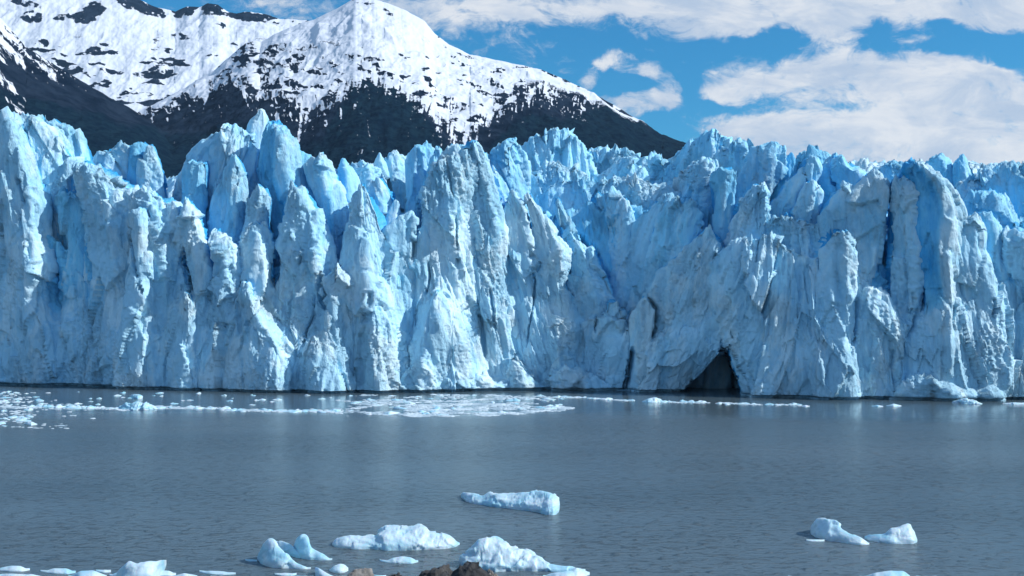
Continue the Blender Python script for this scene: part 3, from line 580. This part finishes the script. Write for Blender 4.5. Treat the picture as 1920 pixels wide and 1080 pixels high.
# --- solid ice wall behind the towers, with the sea cave pushed into it
def wall():
    pxs = np.arange(-420, 2340, 1.6); topy = np.interp(pxs, [-420, 0, 120, 200, 300, 420, 500, 600, 640, 720, 800, 900, 1000, 1100, 1180, 1300, 1400, 1600, 1700, 1900, 2340], [330, 330, 470, 430, 430, 470, 500, 500, 540, 480, 440, 400, 430, 560, 580, 560, 470, 440, 540, 450, 400])
    topy = topy+14*fbm(pxs*.03, pxs*0, pxs*0, 4, 301)
    Rn = 210; v = np.linspace(0, 1, Rn)[:, None]
    Xf = np.array([unproj(a, 600, 255.)[0] for a in pxs]); Yf = front_Y(Xf)+9; Xf = Xf*Yf/255.
    zt = z_of(topy, Yf)[None, :]
    Z = zt*(1-v)-1.0*v; X = np.repeat(Xf[None, :], Rn, 0)
    # front of all near towers as one surface, then softened: the ice that joins them
    gx_ = np.arange(-190, 190, .4); gz_ = np.arange(-2, 72, .5)
    GX, GZ = np.meshgrid(gx_, gz_); S = front_Y(GX)+10.0
    for zz, c, hw, tfv, ur, p, Y0, Yb in FRONTS:
        o = np.argsort(zz); z_ = np.clip(gz_, zz[o][0], 1e9)
        cc = np.interp(z_, zz[o], c[o])[:, None]; hh = np.interp(z_, zz[o], hw[o])[:, None]; tt = np.interp(z_, zz[o], tfv[o])[:, None]
        u = (GX-cc)/hh; ok = (np.abs(u) < 1) & (GZ < zz.max())
        r = np.where(u < ur, (ur-u)/(1+ur), (u-ur)/(1-ur)); r = np.clip(r, 0, 1)**p
        Yt = Y0+(tfv.max()-tt)*.6+tt*r+(front_Y(GX)-Yb)+np.maximum(GZ, 0)*.04
        S = np.where(ok, np.minimum(S, Yt), S)
    def blur(A, sg, ax):
        n_ = int(sg*3); k = np.exp(-.5*(np.arange(-n_, n_+1)/sg)**2); k /= k.sum()
        pad = [(0, 0), (0, 0)]; pad[ax] = (n_, n_); B = np.pad(A, pad, mode='edge')
        return np.apply_along_axis(lambda q: np.convolve(q, k, 'valid'), ax, B)
    S = blur(blur(S, 3.8, 1), 4.5, 0)
    def samp(X, Z):
        fx = np.clip((X-gx_[0])/.4, 0, len(gx_)-1.001); fz = np.clip((Z-gz_[0])/.5, 0, len(gz_)-1.001)
        ix, iz = fx.astype(int), fz.astype(int); fx -= ix; fz -= iz
        return (S[iz, ix]*(1-fx)+S[iz, ix+1]*fx)*(1-fz)+(S[iz+1, ix]*(1-fx)+S[iz+1, ix+1]*fx)*fz
    edge = smooth(-30, -160, pxs)+smooth(1950, 2080, pxs)
    Y = samp(X, Z)+.1-1.1*smooth(30, 12, Z)
    up = smooth(zt-9, zt-1, Z); Y = Y*(1-up)+(Yf[None, :]+.05*Z)*up
    Y = np.where(np.abs(X) > 150, Yf[None, :]-6, Y)
    pyy = 590-(Z-CAM_H)/Y*F
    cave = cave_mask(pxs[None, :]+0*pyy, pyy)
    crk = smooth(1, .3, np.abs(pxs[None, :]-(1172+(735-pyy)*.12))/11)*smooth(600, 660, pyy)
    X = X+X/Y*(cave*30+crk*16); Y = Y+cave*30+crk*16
    P = np.stack([X, Y, Z], -1); n = grid_normals(P, False); n = n*np.where(n[..., 1:2] > 0, -1, 1)
    P = ice_disp(P, n, 1.0, .2, 0)
    nz_ = smooth(.62, .42, Z); P[..., 1] += 2.4*nz_; P[..., 2] = np.where(Z < 1.0, Z, np.maximum(P[..., 2], .8))
    Pl = P.reshape(-1, 3)-np.array(glacier.location)
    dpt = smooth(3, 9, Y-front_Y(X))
    fv = .05+dpt*.85*smooth(10, 28, Z)*np.interp(pxs, [-200, -60, 1950, 2100], [.1, 1, 1, .1])[None, :]+cave*3+crk*1.4  # bluer with depth and in the crack; cave shade painted near-black
    mesh_np('ice_wall', Pl, grid_faces(Rn, len(pxs)), ICE, glacier, {'fresh_shade': fv})
wall()
# --- broken upper surface climbing away behind the towers
def field():
    pxs = np.arange(-420, 2340, 2.2); Dp = np.concatenate([np.linspace(15, 90, 200), np.linspace(92, 520, 140)])
    Xf = np.array([unproj(a, 600, 255.)[0] for a in pxs]); Yf = front_Y(Xf)
    ytop = np.interp(pxs, [-420, 0, 150, 300, 420, 600, 700, 960, 1240, 1500, 2340], [300, 300, 330, 345, 320, 335, 318, 308, 316, 312, 322])
    y0 = np.interp(pxs, [-420, 0, 200, 600, 900, 1100, 1300, 1700, 2340], [360, 360, 430, 470, 430, 400, 400, 430, 410])
    t = smooth(12, 62, Dp)[:, None]
    yy = y0[None, :]*(1-t)+ytop[None, :]*t+7
    Y = Yf[None, :]+Dp[:, None]; X = Xf[None, :]*Y/255.
    Z = CAM_H+(HOR-yy)/F*Y
    rd = ridged(X*.055+Y*.02, Y*.10, X*0, 5, 401, .55)
    am = np.interp(Dp, [0, 40, 200, 520], [8, 6, 6, 9])[:, None]
    Z = Z+rd*am-am*.55+facets(X*.2, X*0, Y*.3, 402)*1.8+facets(X*.5, X*0, Y*.6, 403)*.8
    fv = .55*smooth(60, 10, Dp)[:, None]+.1+.35*smooth(.1, -.4, rd)
    P = np.stack([X, Y, Z], -1)
    sk = []
    for k in range(26, 0, -1):
        q = P[0].copy(); q[:, 2] -= k*1.3; q[:, 1] -= .02*k; sk.append(q)
    sk = np.array(sk); sk = ice_disp(sk, np.zeros_like(sk)+np.array([0, -1., 0]), 1.3, .3)
    P = np.concatenate([sk, P], 0); fv = np.concatenate([np.repeat((fv+0*Z)[:1]+.0, 26, 0), fv+0*Z], 0)
    mesh_np('ice_field', P.reshape(-1, 3)-np.array(glacier.location), grid_faces(P.shape[0], len(pxs)), ICE, glacier, {'fresh_shade': fv})
field()

# ---------------------------------------------------------------- floating ice
def berg(name, cols, label, flat=.5, group=None, cat='ice floe', res=None, bump_=.12, skew=.4):
    """cols: (x, y_top, y_waterline) read along the piece from its left to its right end"""
    a = np.array(cols, float)
    Xa, Ya = zip(*[water_pt(x, b) for x, _, b in a]); Xa = np.array(Xa); Ya = np.array(Ya)
    L = Xa[-1]-Xa[0]; K = int(max(24, L/.06)); K = min(K, 170)
    s = np.linspace(a[0, 0], a[-1, 0], K)
    top = np.interp(s, a[:, 0], a[:, 1]); bot = np.interp(s, a[:, 0], a[:, 2])
    k = np.ones(5)/5
    for arr in (top, bot): arr[2:-2] = np.convolve(arr, k, 'valid')
    Xw, Yw = zip(*[water_pt(x, b) for x, b in zip(s, bot)]); Xw = np.array(Xw); Yw = np.array(Yw)
    _, Yk = zip(*[water_pt(x, b) for x, b in zip(s, np.minimum(top, bot-.6))]); Yk = np.array(Yk)
    wdt = np.maximum((Yk-Yw)*flat, .25)
    J = 46; ph = np.linspace(-.25, math.pi+.25, J)
    prof = np.sign(np.sin(ph))*np.abs(np.sin(ph))**.62
    fy = (1-np.cos(np.clip(ph, 0, math.pi)))/2
    mid = Yw+wdt*skew
    H = np.maximum(CAM_H+(HOR-top)/F*mid-0, .12)
    Yg = Yw[None, :]+wdt[None, :]*fy[:, None]
    # lean the crown so the highest line sits at the skew position
    pk = np.exp(-((fy-skew)/.42)**2)[:, None]
    Zg = np.where(prof[:, None] >= 0, H[None, :]*prof[:, None]*(.35+.65*pk), prof[:, None]*.9)
    Xg = np.repeat((Xw)[None, :], J, 0)*Yg/Yw[None, :]
    P = np.stack([Xg, Yg, Zg], -1)
    n = grid_normals(P, False); cen = np.stack([Xg.mean()+0*Xg, Yg.mean(0)[None, :]+0*Yg, -.4+0*Zg], -1)
    n = n*np.where(((P-cen)*n).sum(-1, keepdims=True) < 0, -1, 1)
    d = bump_*(fbm(P[..., 0]*.55, P[..., 1]*.7, P[..., 2]*1.0, 4, 601, gain=.42)*1.7+facets(P[..., 0]*.5, P[..., 1]*.6, P[..., 2]*.8, 602)*1.0+facets(P[..., 0]*1.5, P[..., 1]*1.5, P[..., 2]*1.8, 603)*.45)
    P = P+n*(d*np.clip(H/.8, .15, 1.2)[None, :])[..., None]
    org = np.array([Xg.mean(), Yg.mean(), 0.0])
    # close both ends
    R = J; Pf = P.reshape(-1, 3); Q = grid_faces(R, K)
    o = mesh_np(name, Pf-org, Q, FLO); o.location = org
    tag(o, label, cat, group)
    return o
berg('ice_floe', [(864,926,932),(872,922,940),(890,926,945),(905,928,947),(915,923,949),(930,924,952),(950,925,954),(975,924,957),(1000,922,960),(1015,921,963),(1028,924,966),(1040,930,966),(1047,938,963),(1049,948,958)],
     'long tilted white floe floating alone in mid lake, farthest of the big pieces', .55)
berg('ice_floe', [(623,1018,1022),(627,1008,1026),(640,1003,1028),(660,1002,1029),(680,1004,1030),(695,999,1030),(708,999,1031),(713,990,1031),(725,985,1032),(745,984,1032),(765,986,1032),(785,984,1032),(797,988,1032),(803,996,1032),(820,998,1031),(840,1004,1029),(852,1010,1026),(862,1016,1021)],
     'wide layered pale blue floe with a raised middle hump', .5)
berg('ice_floe', [(712,1049,1052),(725,1048,1055),(738,1043,1057),(755,1042,1057),(772,1044,1057),(784,1050,1054)],
     'small low white floe alone just below the wide layered floe', .5)
berg('iceberg', [(482,1042,1048),(486,1030,1056),(492,1018,1059),(500,1012,1061),(506,1008,1063),(512,1008,1064),(520,1018,1065),(530,1030,1066),(542,1040,1066),(555,1052,1067),(570,1058,1068),(583,1063,1067)],
     'white pyramid shaped iceberg with a sharp peak', .35, cat='iceberg', bump_=.09, skew=.3)
berg('iceberg', [(512,1014,1030),(520,1012,1034),(532,1012,1038),(544,1018,1042),(556,1028,1046),(563,1036,1047),(566,1042,1046)],
     'low sloping chunk wedged between the pyramid iceberg and the knobbed one', .35, cat='iceberg', bump_=.08)
berg('iceberg', [(550,1022,1040),(555,1012,1044),(560,1006,1046),(568,1003,1048),(576,1005,1049),(580,1018,1050),(588,1026,1050),(600,1032,1051),(612,1040,1051),(623,1047,1050)],
     'white iceberg with a rounded knob and a long right tail', .35, cat='iceberg', bump_=.07)
berg('iceberg', [(863,1048,1054),(866,1036,1060),(874,1030,1064),(882,1027,1067),(890,1020,1068),(900,1016,1069),(915,1014,1070),(928,1012,1071),(938,1014,1071),(950,1019,1071),(962,1026,1071),(978,1030,1071),(990,1030,1071),(1000,1038,1071),(1010,1044,1071),(1022,1052,1072),(1040,1057,1072),(1060,1060,1072),(1085,1061,1073),(1098,1063,1072)],
     'large pale blue domed iceberg behind the dark boulders', .45, cat='iceberg', bump_=.22)
berg('ice_floe', [(1018,1077,1082),(1040,1070,1086),(1062,1067,1087),(1085,1064,1086),(1106,1069,1078)],
     'white slab just right of the tail of the domed iceberg', .5)
berg('ice_chunk', [(617,1066,1070),(624,1058,1074),(636,1054,1075),(646,1055,1074),(653,1062,1070)],
     'small rounded white chunk behind the tan boulder', .4, cat='ice chunk', bump_=.07)
berg('ice_chunk', [(591,1062,1080),(594,1060,1083),(600,1064,1085),(610,1070,1086),(622,1076,1086),(634,1080,1086)],
     'pointed white wedge left of the tan boulder', .35, cat='ice chunk', bump_=.05)
berg('iceberg', [(1520,990,1000),(1524,982,1004),(1530,973,1008),(1540,970,1011),(1552,972,1014),(1566,973,1016),(1572,978,1017),(1576,986,1018),(1590,996,1020),(1600,1000,1021),(1612,1004,1022),(1622,1010,1022),(1630,1017,1021)],
     'blocky iceberg sloping down to the right, left one of the pair', .4, cat='iceberg', bump_=.1)
berg('iceberg', [(1621,1004,1010),(1630,999,1014),(1645,998,1017),(1660,997,1019),(1672,990,1020),(1685,986,1020),(1697,982,1020),(1706,981,1020),(1711,990,1020),(1716,998,1019),(1720,1010,1016)],
     'iceberg rising to a square corner at its right, right one of the pair', .4, cat='iceberg', bump_=.1)
berg('ice_floe', [(1512,1013,1014.5),(1522,1012,1015.5),(1535,1012,1015.5),(1546,1013.5,1014.8)], 'thin white sliver lying flat beside the blocky iceberg', .7, bump_=.03)
berg('iceberg', [(218,1072,1086),(226,1060,1094),(236,1050,1096),(246,1049,1096),(254,1056,1097),(264,1054,1097),(278,1051,1096),(292,1049,1094),(303,1047.5,1084),(312,1047,1058)],
     'white iceberg with a long horn pointing right at the bottom left', .3, cat='iceberg', bump_=.08)
low = [((0,1062,1070),(20,1058,1072),(40,1059,1072),(56,1066,1069)), ((-20,1076,1084),(20,1072,1090),(60,1074,1090),(88,1080,1086)), ((76,1070,1072),(100,1063,1076),(125,1063,1077),(142,1070,1074)),
       ((128,1078,1082),(150,1069,1088),(175,1067,1088),(200,1076,1084)), ((180,1070,1072),(195,1065,1074),(208,1066,1073)), ((205,1076,1080),(220,1070,1084),(232,1074,1080)), ((285,1074,1078),(300,1066,1080),(318,1067,1080),(330,1074,1078)),
       ((320,1078,1084),(345,1072,1088),(370,1076,1086)), ((374,1070,1073),(395,1067,1077),(420,1068,1078),(442,1074,1077)), ((395,1080,1083),(415,1076,1086),(440,1082,1084)), ((515,1076,1078),(530,1071,1080),(548,1072,1080),(556,1076,1078)),
       ((470,1076,1080),(490,1074,1084),(505,1078,1082)), ((460,1050,1052),(470,1048,1053),(482,1050,1053)), ((556,1080,1083),(572,1076,1086),(588,1080,1084)), ((1478,1081,1083),(1500,1078,1088),(1530,1081,1086)), ((1612,1080,1084),(1640,1072,1092),(1670,1068,1094),(1695,1068,1092),(1706,1076,1086)), ((1718,1080,1083),(1735,1077,1087),(1756,1080,1084)),
       ((700,1078,1081),(712,1075,1084),(724,1078,1082))]
lab = ['flat white floe touching the left picture edge, upper of the two there', 'flat white floe touching the left picture edge, lower of the two there', 'low white floe between the left edge floes and the horned iceberg',
       'long low floe left of the foot of the horned iceberg', 'tiny white lump behind the long low floe beside the horned iceberg', 'small lump touching the left foot of the horned iceberg', 'white lump under the horn of the horned iceberg',
       'flat floe right of the horned iceberg at the bottom edge', 'low grey white floe farther right of the horned iceberg', 'small flat piece at the bottom edge below the low grey white floe', 'small flat piece below the pyramid iceberg',
       'brownish shallow sliver left below the pyramid iceberg', 'small white splinter at the left foot of the pyramid iceberg', 'flat scrap between the pyramid iceberg and the pointed wedge', 'thin floe at the bottom edge below the blocky iceberg', 'toothed white floe at the bottom edge below the square cornered iceberg', 'thin white scrap right of the toothed floe at the bottom edge', 'white scrap between the tan boulder and the dark boulders']
for c_, l_ in zip(low, lab):
    if 'brownish' in l_: continue
    berg('ice_floe', c_, l_, .5, bump_=.06)
# drift ice close under the glacier
berg('iceberg', [(222,763,766),(235,757,768),(245,754,769),(255,752,769),(270,754,769),(283,759,768),(296,765,767)], 'low white iceberg under the left ice wall, biggest of the drift pieces there', .25, cat='iceberg', bump_=.3)
berg('ice_chunk', [(242,742,744),(248,739,747),(258,739,748),(268,742,747)], 'small blocky chunk just beyond the low white iceberg', .3, cat='ice chunk')
berg('ice_chunk', [(1204,752,754),(1215,748,755),(1228,745,755),(1238,748,754.5),(1247,753,754.5)], 'white ridged chunk at the right end of the drift ice line', .25, cat='ice chunk')
berg('ice_floe', [(1634,761,762),(1645,759,763),(1656,761,762.5)], 'left of two small white floes near the right ice wall', .4)
berg('ice_floe', [(1662,760,761.5),(1675,756,763),(1690,760,761.5)], 'right and taller of two small white floes near the right ice wall', .4)
berg('ice_floe', [(1785,753,755),(1800,748,757),(1825,750,758),(1842,756,757.5)], 'rough white slab lying against the foot of the right ice wall', .3, bump_=.3)
berg('ice_floe', [(1880,756,757.5),(1900,754,759),(1925,755,759)], 'thin floe at the right picture edge close to the glacier foot', .4)
berg('ice_floe', [(1503,760.5,762),(1511,759,762.6),(1518,761,762)], 'lone white floe ending the thin drift line below the cave', .4)
berg('ice_floe', [(46,793,795),(58,789,798),(70,794,796)], 'white lump on the right edge of the left drift patch', .4, bump_=.2)

# many small fragments, all counted
def frag_mesh(seed):
    K, J = 16, 7; th = np.linspace(0, 2*math.pi, K, endpoint=False); rr = np.random.default_rng(seed)
    rad = 1+.28*np.sin(th*2+rr.uniform(0, 6))+.18*np.sin(th*3+rr.uniform(0, 6))+rr.uniform(-.1, .1, K)
    lv = np.array([(1.02, -.25), (1.0, .03), (.92, .22), (.72, .36), (.45, .46), (.2, .5), (.02, .5)])
    P = np.array([[r*rad[k]*math.cos(th[k]), r*rad[k]*math.sin(th[k])*.8, z*(1+.5*math.sin(th[k]+seed)) if i > 1 else z] for i, (r, z) in enumerate(lv) for k in range(K)])
    o = mesh_np('ice_fragment', P, grid_faces(J, K, True), FLO); return o
proto = [frag_mesh(i) for i in range(6)]
spots = []
def along(pts, n, jy, size):
    a = np.array(pts, float)
    for _ in range(n):
        t = random.uniform(a[0, 0], a[-1, 0]); y = np.interp(t, a[:, 0], a[:, 1])+random.gauss(0, jy)+1.3*math.sin(t*.045)*math.sin(t*.017+1); spots.append((t, y, random.uniform(*size)))
along([(55, 762), (230, 767), (300, 763), (440, 768), (640, 773)], 75, .9, (.5, 1.5))
along([(1010, 743), (1130, 748), (1230, 753), (1350, 756), (1500, 760.5)], 45, .4, (.4, 1.1))
for _ in range(26): spots.append((random.uniform(-10, 110)**1.0*random.uniform(.3, 1), random.uniform(735, 803), random.uniform(.4, 1.3)))
for _ in range(45): spots.append((random.uniform(0, 640), random.uniform(734, 760), random.uniform(.35, 1.0)))
for _ in range(60):
    x = random.uniform(640, 1065); y1 = np.interp(x, [640, 850, 1000, 1070], [778, 780, 776, 768]); spots.append((x, random.uniform(741, y1), random.uniform(.5, 1.5)))
grp = None
for i, (x, y, s_) in enumerate(spots):
    X_, Y_ = water_pt(x, y)
    o = proto[i] if i < 6 else proto[i % 6].copy()
    if i >= 6: C.objects.link(o)
    Y_ = min(Y_, float(front_Y(np.array(X_)))-3)
    o.location = (X_, Y_, 0); o.rotation_euler = (0, 0, random.uniform(0, 6)); o.scale = (s_, s_*.9, s_*random.uniform(.25, .6))
    where = 'left' if x < 640 else ('right' if x > 1075 else 'central')
    tag(o, {'left': 'small white ice fragment drifting on the calm water under the left ice wall', 'central': 'small white ice fragment in the dense drift patch under the central ice wall', 'right': 'small white ice fragment in the thin drift line leading below the cave'}[where],
        'ice fragment', {'left': 'ice fragments under the left ice wall', 'central': 'ice fragments in the central drift patch', 'right': 'ice fragments in the thin drift line'}[where])
# slush between them, beyond counting
def slush():
    Ps, Qs = [], []; n0 = 0; r2 = np.random.default_rng(5)
    th = np.linspace(0, 2*math.pi, 7, endpoint=False)
    def add(x, y, s_):
        nonlocal n0
        X_, Y_ = water_pt(x, y); Y_ = min(Y_, float(front_Y(np.array(X_)))-2)
        rad = s_*(1+r2.uniform(-.3, .3, 7)); h = s_*r2.uniform(.05, .16)+.02
        ring = np.stack([X_+rad*np.cos(th)*1.3, Y_+rad*np.sin(th), np.zeros(7)-.03], -1)
        top = ring.copy(); top[:, :2] = (top[:, :2]-[X_, Y_])*.75+[X_, Y_]; top[:, 2] = h
        c = np.array([[X_, Y_, h*1.15]])
        Ps.append(np.concatenate([ring, top, c]))
        for k in range(7):
            k2 = (k+1) % 7
            Qs.append((n0+k, n0+k2, n0+7+k2)); Qs.append((n0+k, n0+7+k2, n0+7+k)); Qs.append((n0+7+k, n0+7+k2, n0+14))
        n0 += 15
    for _ in range(9000):
        x = r2.uniform(630, 1075); y1 = np.interp(x, [630, 850, 1000, 1070], [779, 781, 776, 766])+2.5*math.sin(x*.07)*math.sin(x*.023); y0 = np.interp(x, [630, 900, 1000, 1070], [740, 738, 744, 764])
        if r2.uniform() < (x-900)/190. or r2.uniform() < (740-x)/130.: continue
        y = r2.uniform(y0, y1)
        v = float(fbm(np.array(x*.012), np.array(y*.16), np.array(0.), 4, 700))
        if v < .08-.3*(y-y0)/(y1-y0)*(x > 760): continue
        add(x, y, r2.uniform(.12, .5))
    for _ in range(2600):
        x = r2.uniform(0, 640)
        if math.sin(x*.11)+math.sin(x*.043)+math.sin(x*.19+2)*.7 < r2.normal(-.3, .6): continue
        add(x, np.interp(x, [0, 230, 300, 440, 640], [762, 767, 763, 768, 773])+r2.normal(0, 1.0)+1.6*math.sin(x*.045)*math.sin(x*.017+1), r2.uniform(.12, .4))
    for _ in range(1600):
        x = r2.uniform(1000, 1500)
        if math.sin(x*.13)+math.sin(x*.051) < r2.normal(-.4, .6): continue
        add(x, np.interp(x, [1000, 1130, 1230, 1350, 1500], [743, 748, 753, 756, 760.5])+r2.normal(0, .45)+.9*math.sin(x*.05), r2.uniform(.1, .35))
    for _ in range(450):
        x = abs(r2.normal(0, 60)); y = r2.uniform(735, 805); 
        if float(fbm(np.array(x*.02), np.array(y*.2), np.array(3.), 3, 710)) > 0: add(x, y, r2.uniform(.12, .5))
    o = mesh_np('slush_ice', np.concatenate(Ps), np.array(Qs), SLU, shade=False); tag(o, kind='stuff')
slush()

# ---------------------------------------------------------------- boulders at the shore
def boulder(cx, ytop, wpx, Y, label, tone, seed, hz=1.0):
    hw = wpx/2/F*Y; X_, zt = unproj(cx, ytop, Y)
    zb = CAM_H-.2445*Y-1.8+.2; H = zt-zb
    K, J = 90, 60; th = np.linspace(0, 2*math.pi, K, endpoint=False)[None, :]; ph = np.linspace(.02, math.pi*.62, J)[:, None]
    x = np.sin(ph)*np.cos(th); y = np.sin(ph)*np.sin(th); z = np.cos(ph)+0*th
    e = .75
    P = np.stack([np.sign(x)*np.abs(x)**e, np.sign(y)*np.abs(y)**e, z], -1)
    n = P/np.linalg.norm(P, axis=-1, keepdims=True)
    d = .22*facets(P[..., 0]*1.3+seed, P[..., 1]*1.3, P[..., 2]*1.3, seed)+.12*fbm(P[..., 0]*3, P[..., 1]*3+seed, P[..., 2]*3, 5, seed)
    P = P+n*d[..., None]
    P = P*np.array([hw, hw*.8, H*.8*hz]); P[..., 2] += H*.2-.1*H*(hz-1)
    o = mesh_np('boulder', P.reshape(-1, 3), grid_faces(J, K, True), ROK, attrs={'tone': np.full(K*J, tone)})
    o.location = (X_, Y, zb)
    return tag(o, label, 'boulder')
boulder(672, 1070, 78, 68, 'tan boulder at the bottom edge, left of the dark ones', .85, 3)
boulder(740, 1080, 46, 67, 'low dark boulder top between the tan boulder and the dark pair', .1, 5)
boulder(822, 1068, 80, 69, 'dark brown boulder, left and flatter of the touching pair', .12, 8)
boulder(882, 1061, 90, 67, 'nearly black boulder, right and taller of the touching pair', .0, 12)
boulder(922, 1073, 34, 69, 'small tan boulder tucked behind the black one', .9, 14)

# ---------------------------------------------------------------- the air between here and the mountains
def haze():
    x0, x1, y0, y1, z0, z1 = -14000, 14000, -400, 9400, -8, 3600
    P = np.array([(x, y, z) for z in (z0, z1) for y in (y0, y1) for x in (x0, x1)])
    Q = np.array([(0, 2, 3, 1), (4, 5, 7, 6), (0, 1, 5, 4), (2, 6, 7, 3), (0, 4, 6, 2), (1, 3, 7, 5)])
    m = bpy.data.materials.new('air'); m.use_nodes = True; m.node_tree.nodes.clear(); g = G(m.node_tree)
    v = g.n('ShaderNodeVolumePrincipled'); v.inputs['Color'].default_value = (.45, .72, 1, 1); v.inputs['Density'].default_value = .000016; v.inputs['Anisotropy'].default_value = 0.0
    o = g.n('ShaderNodeOutputMaterial'); g.c(v.outputs[0], o.inputs['Volume'])
    tag(mesh_np('haze', P, Q, m, shade=False), kind='stuff')
haze()
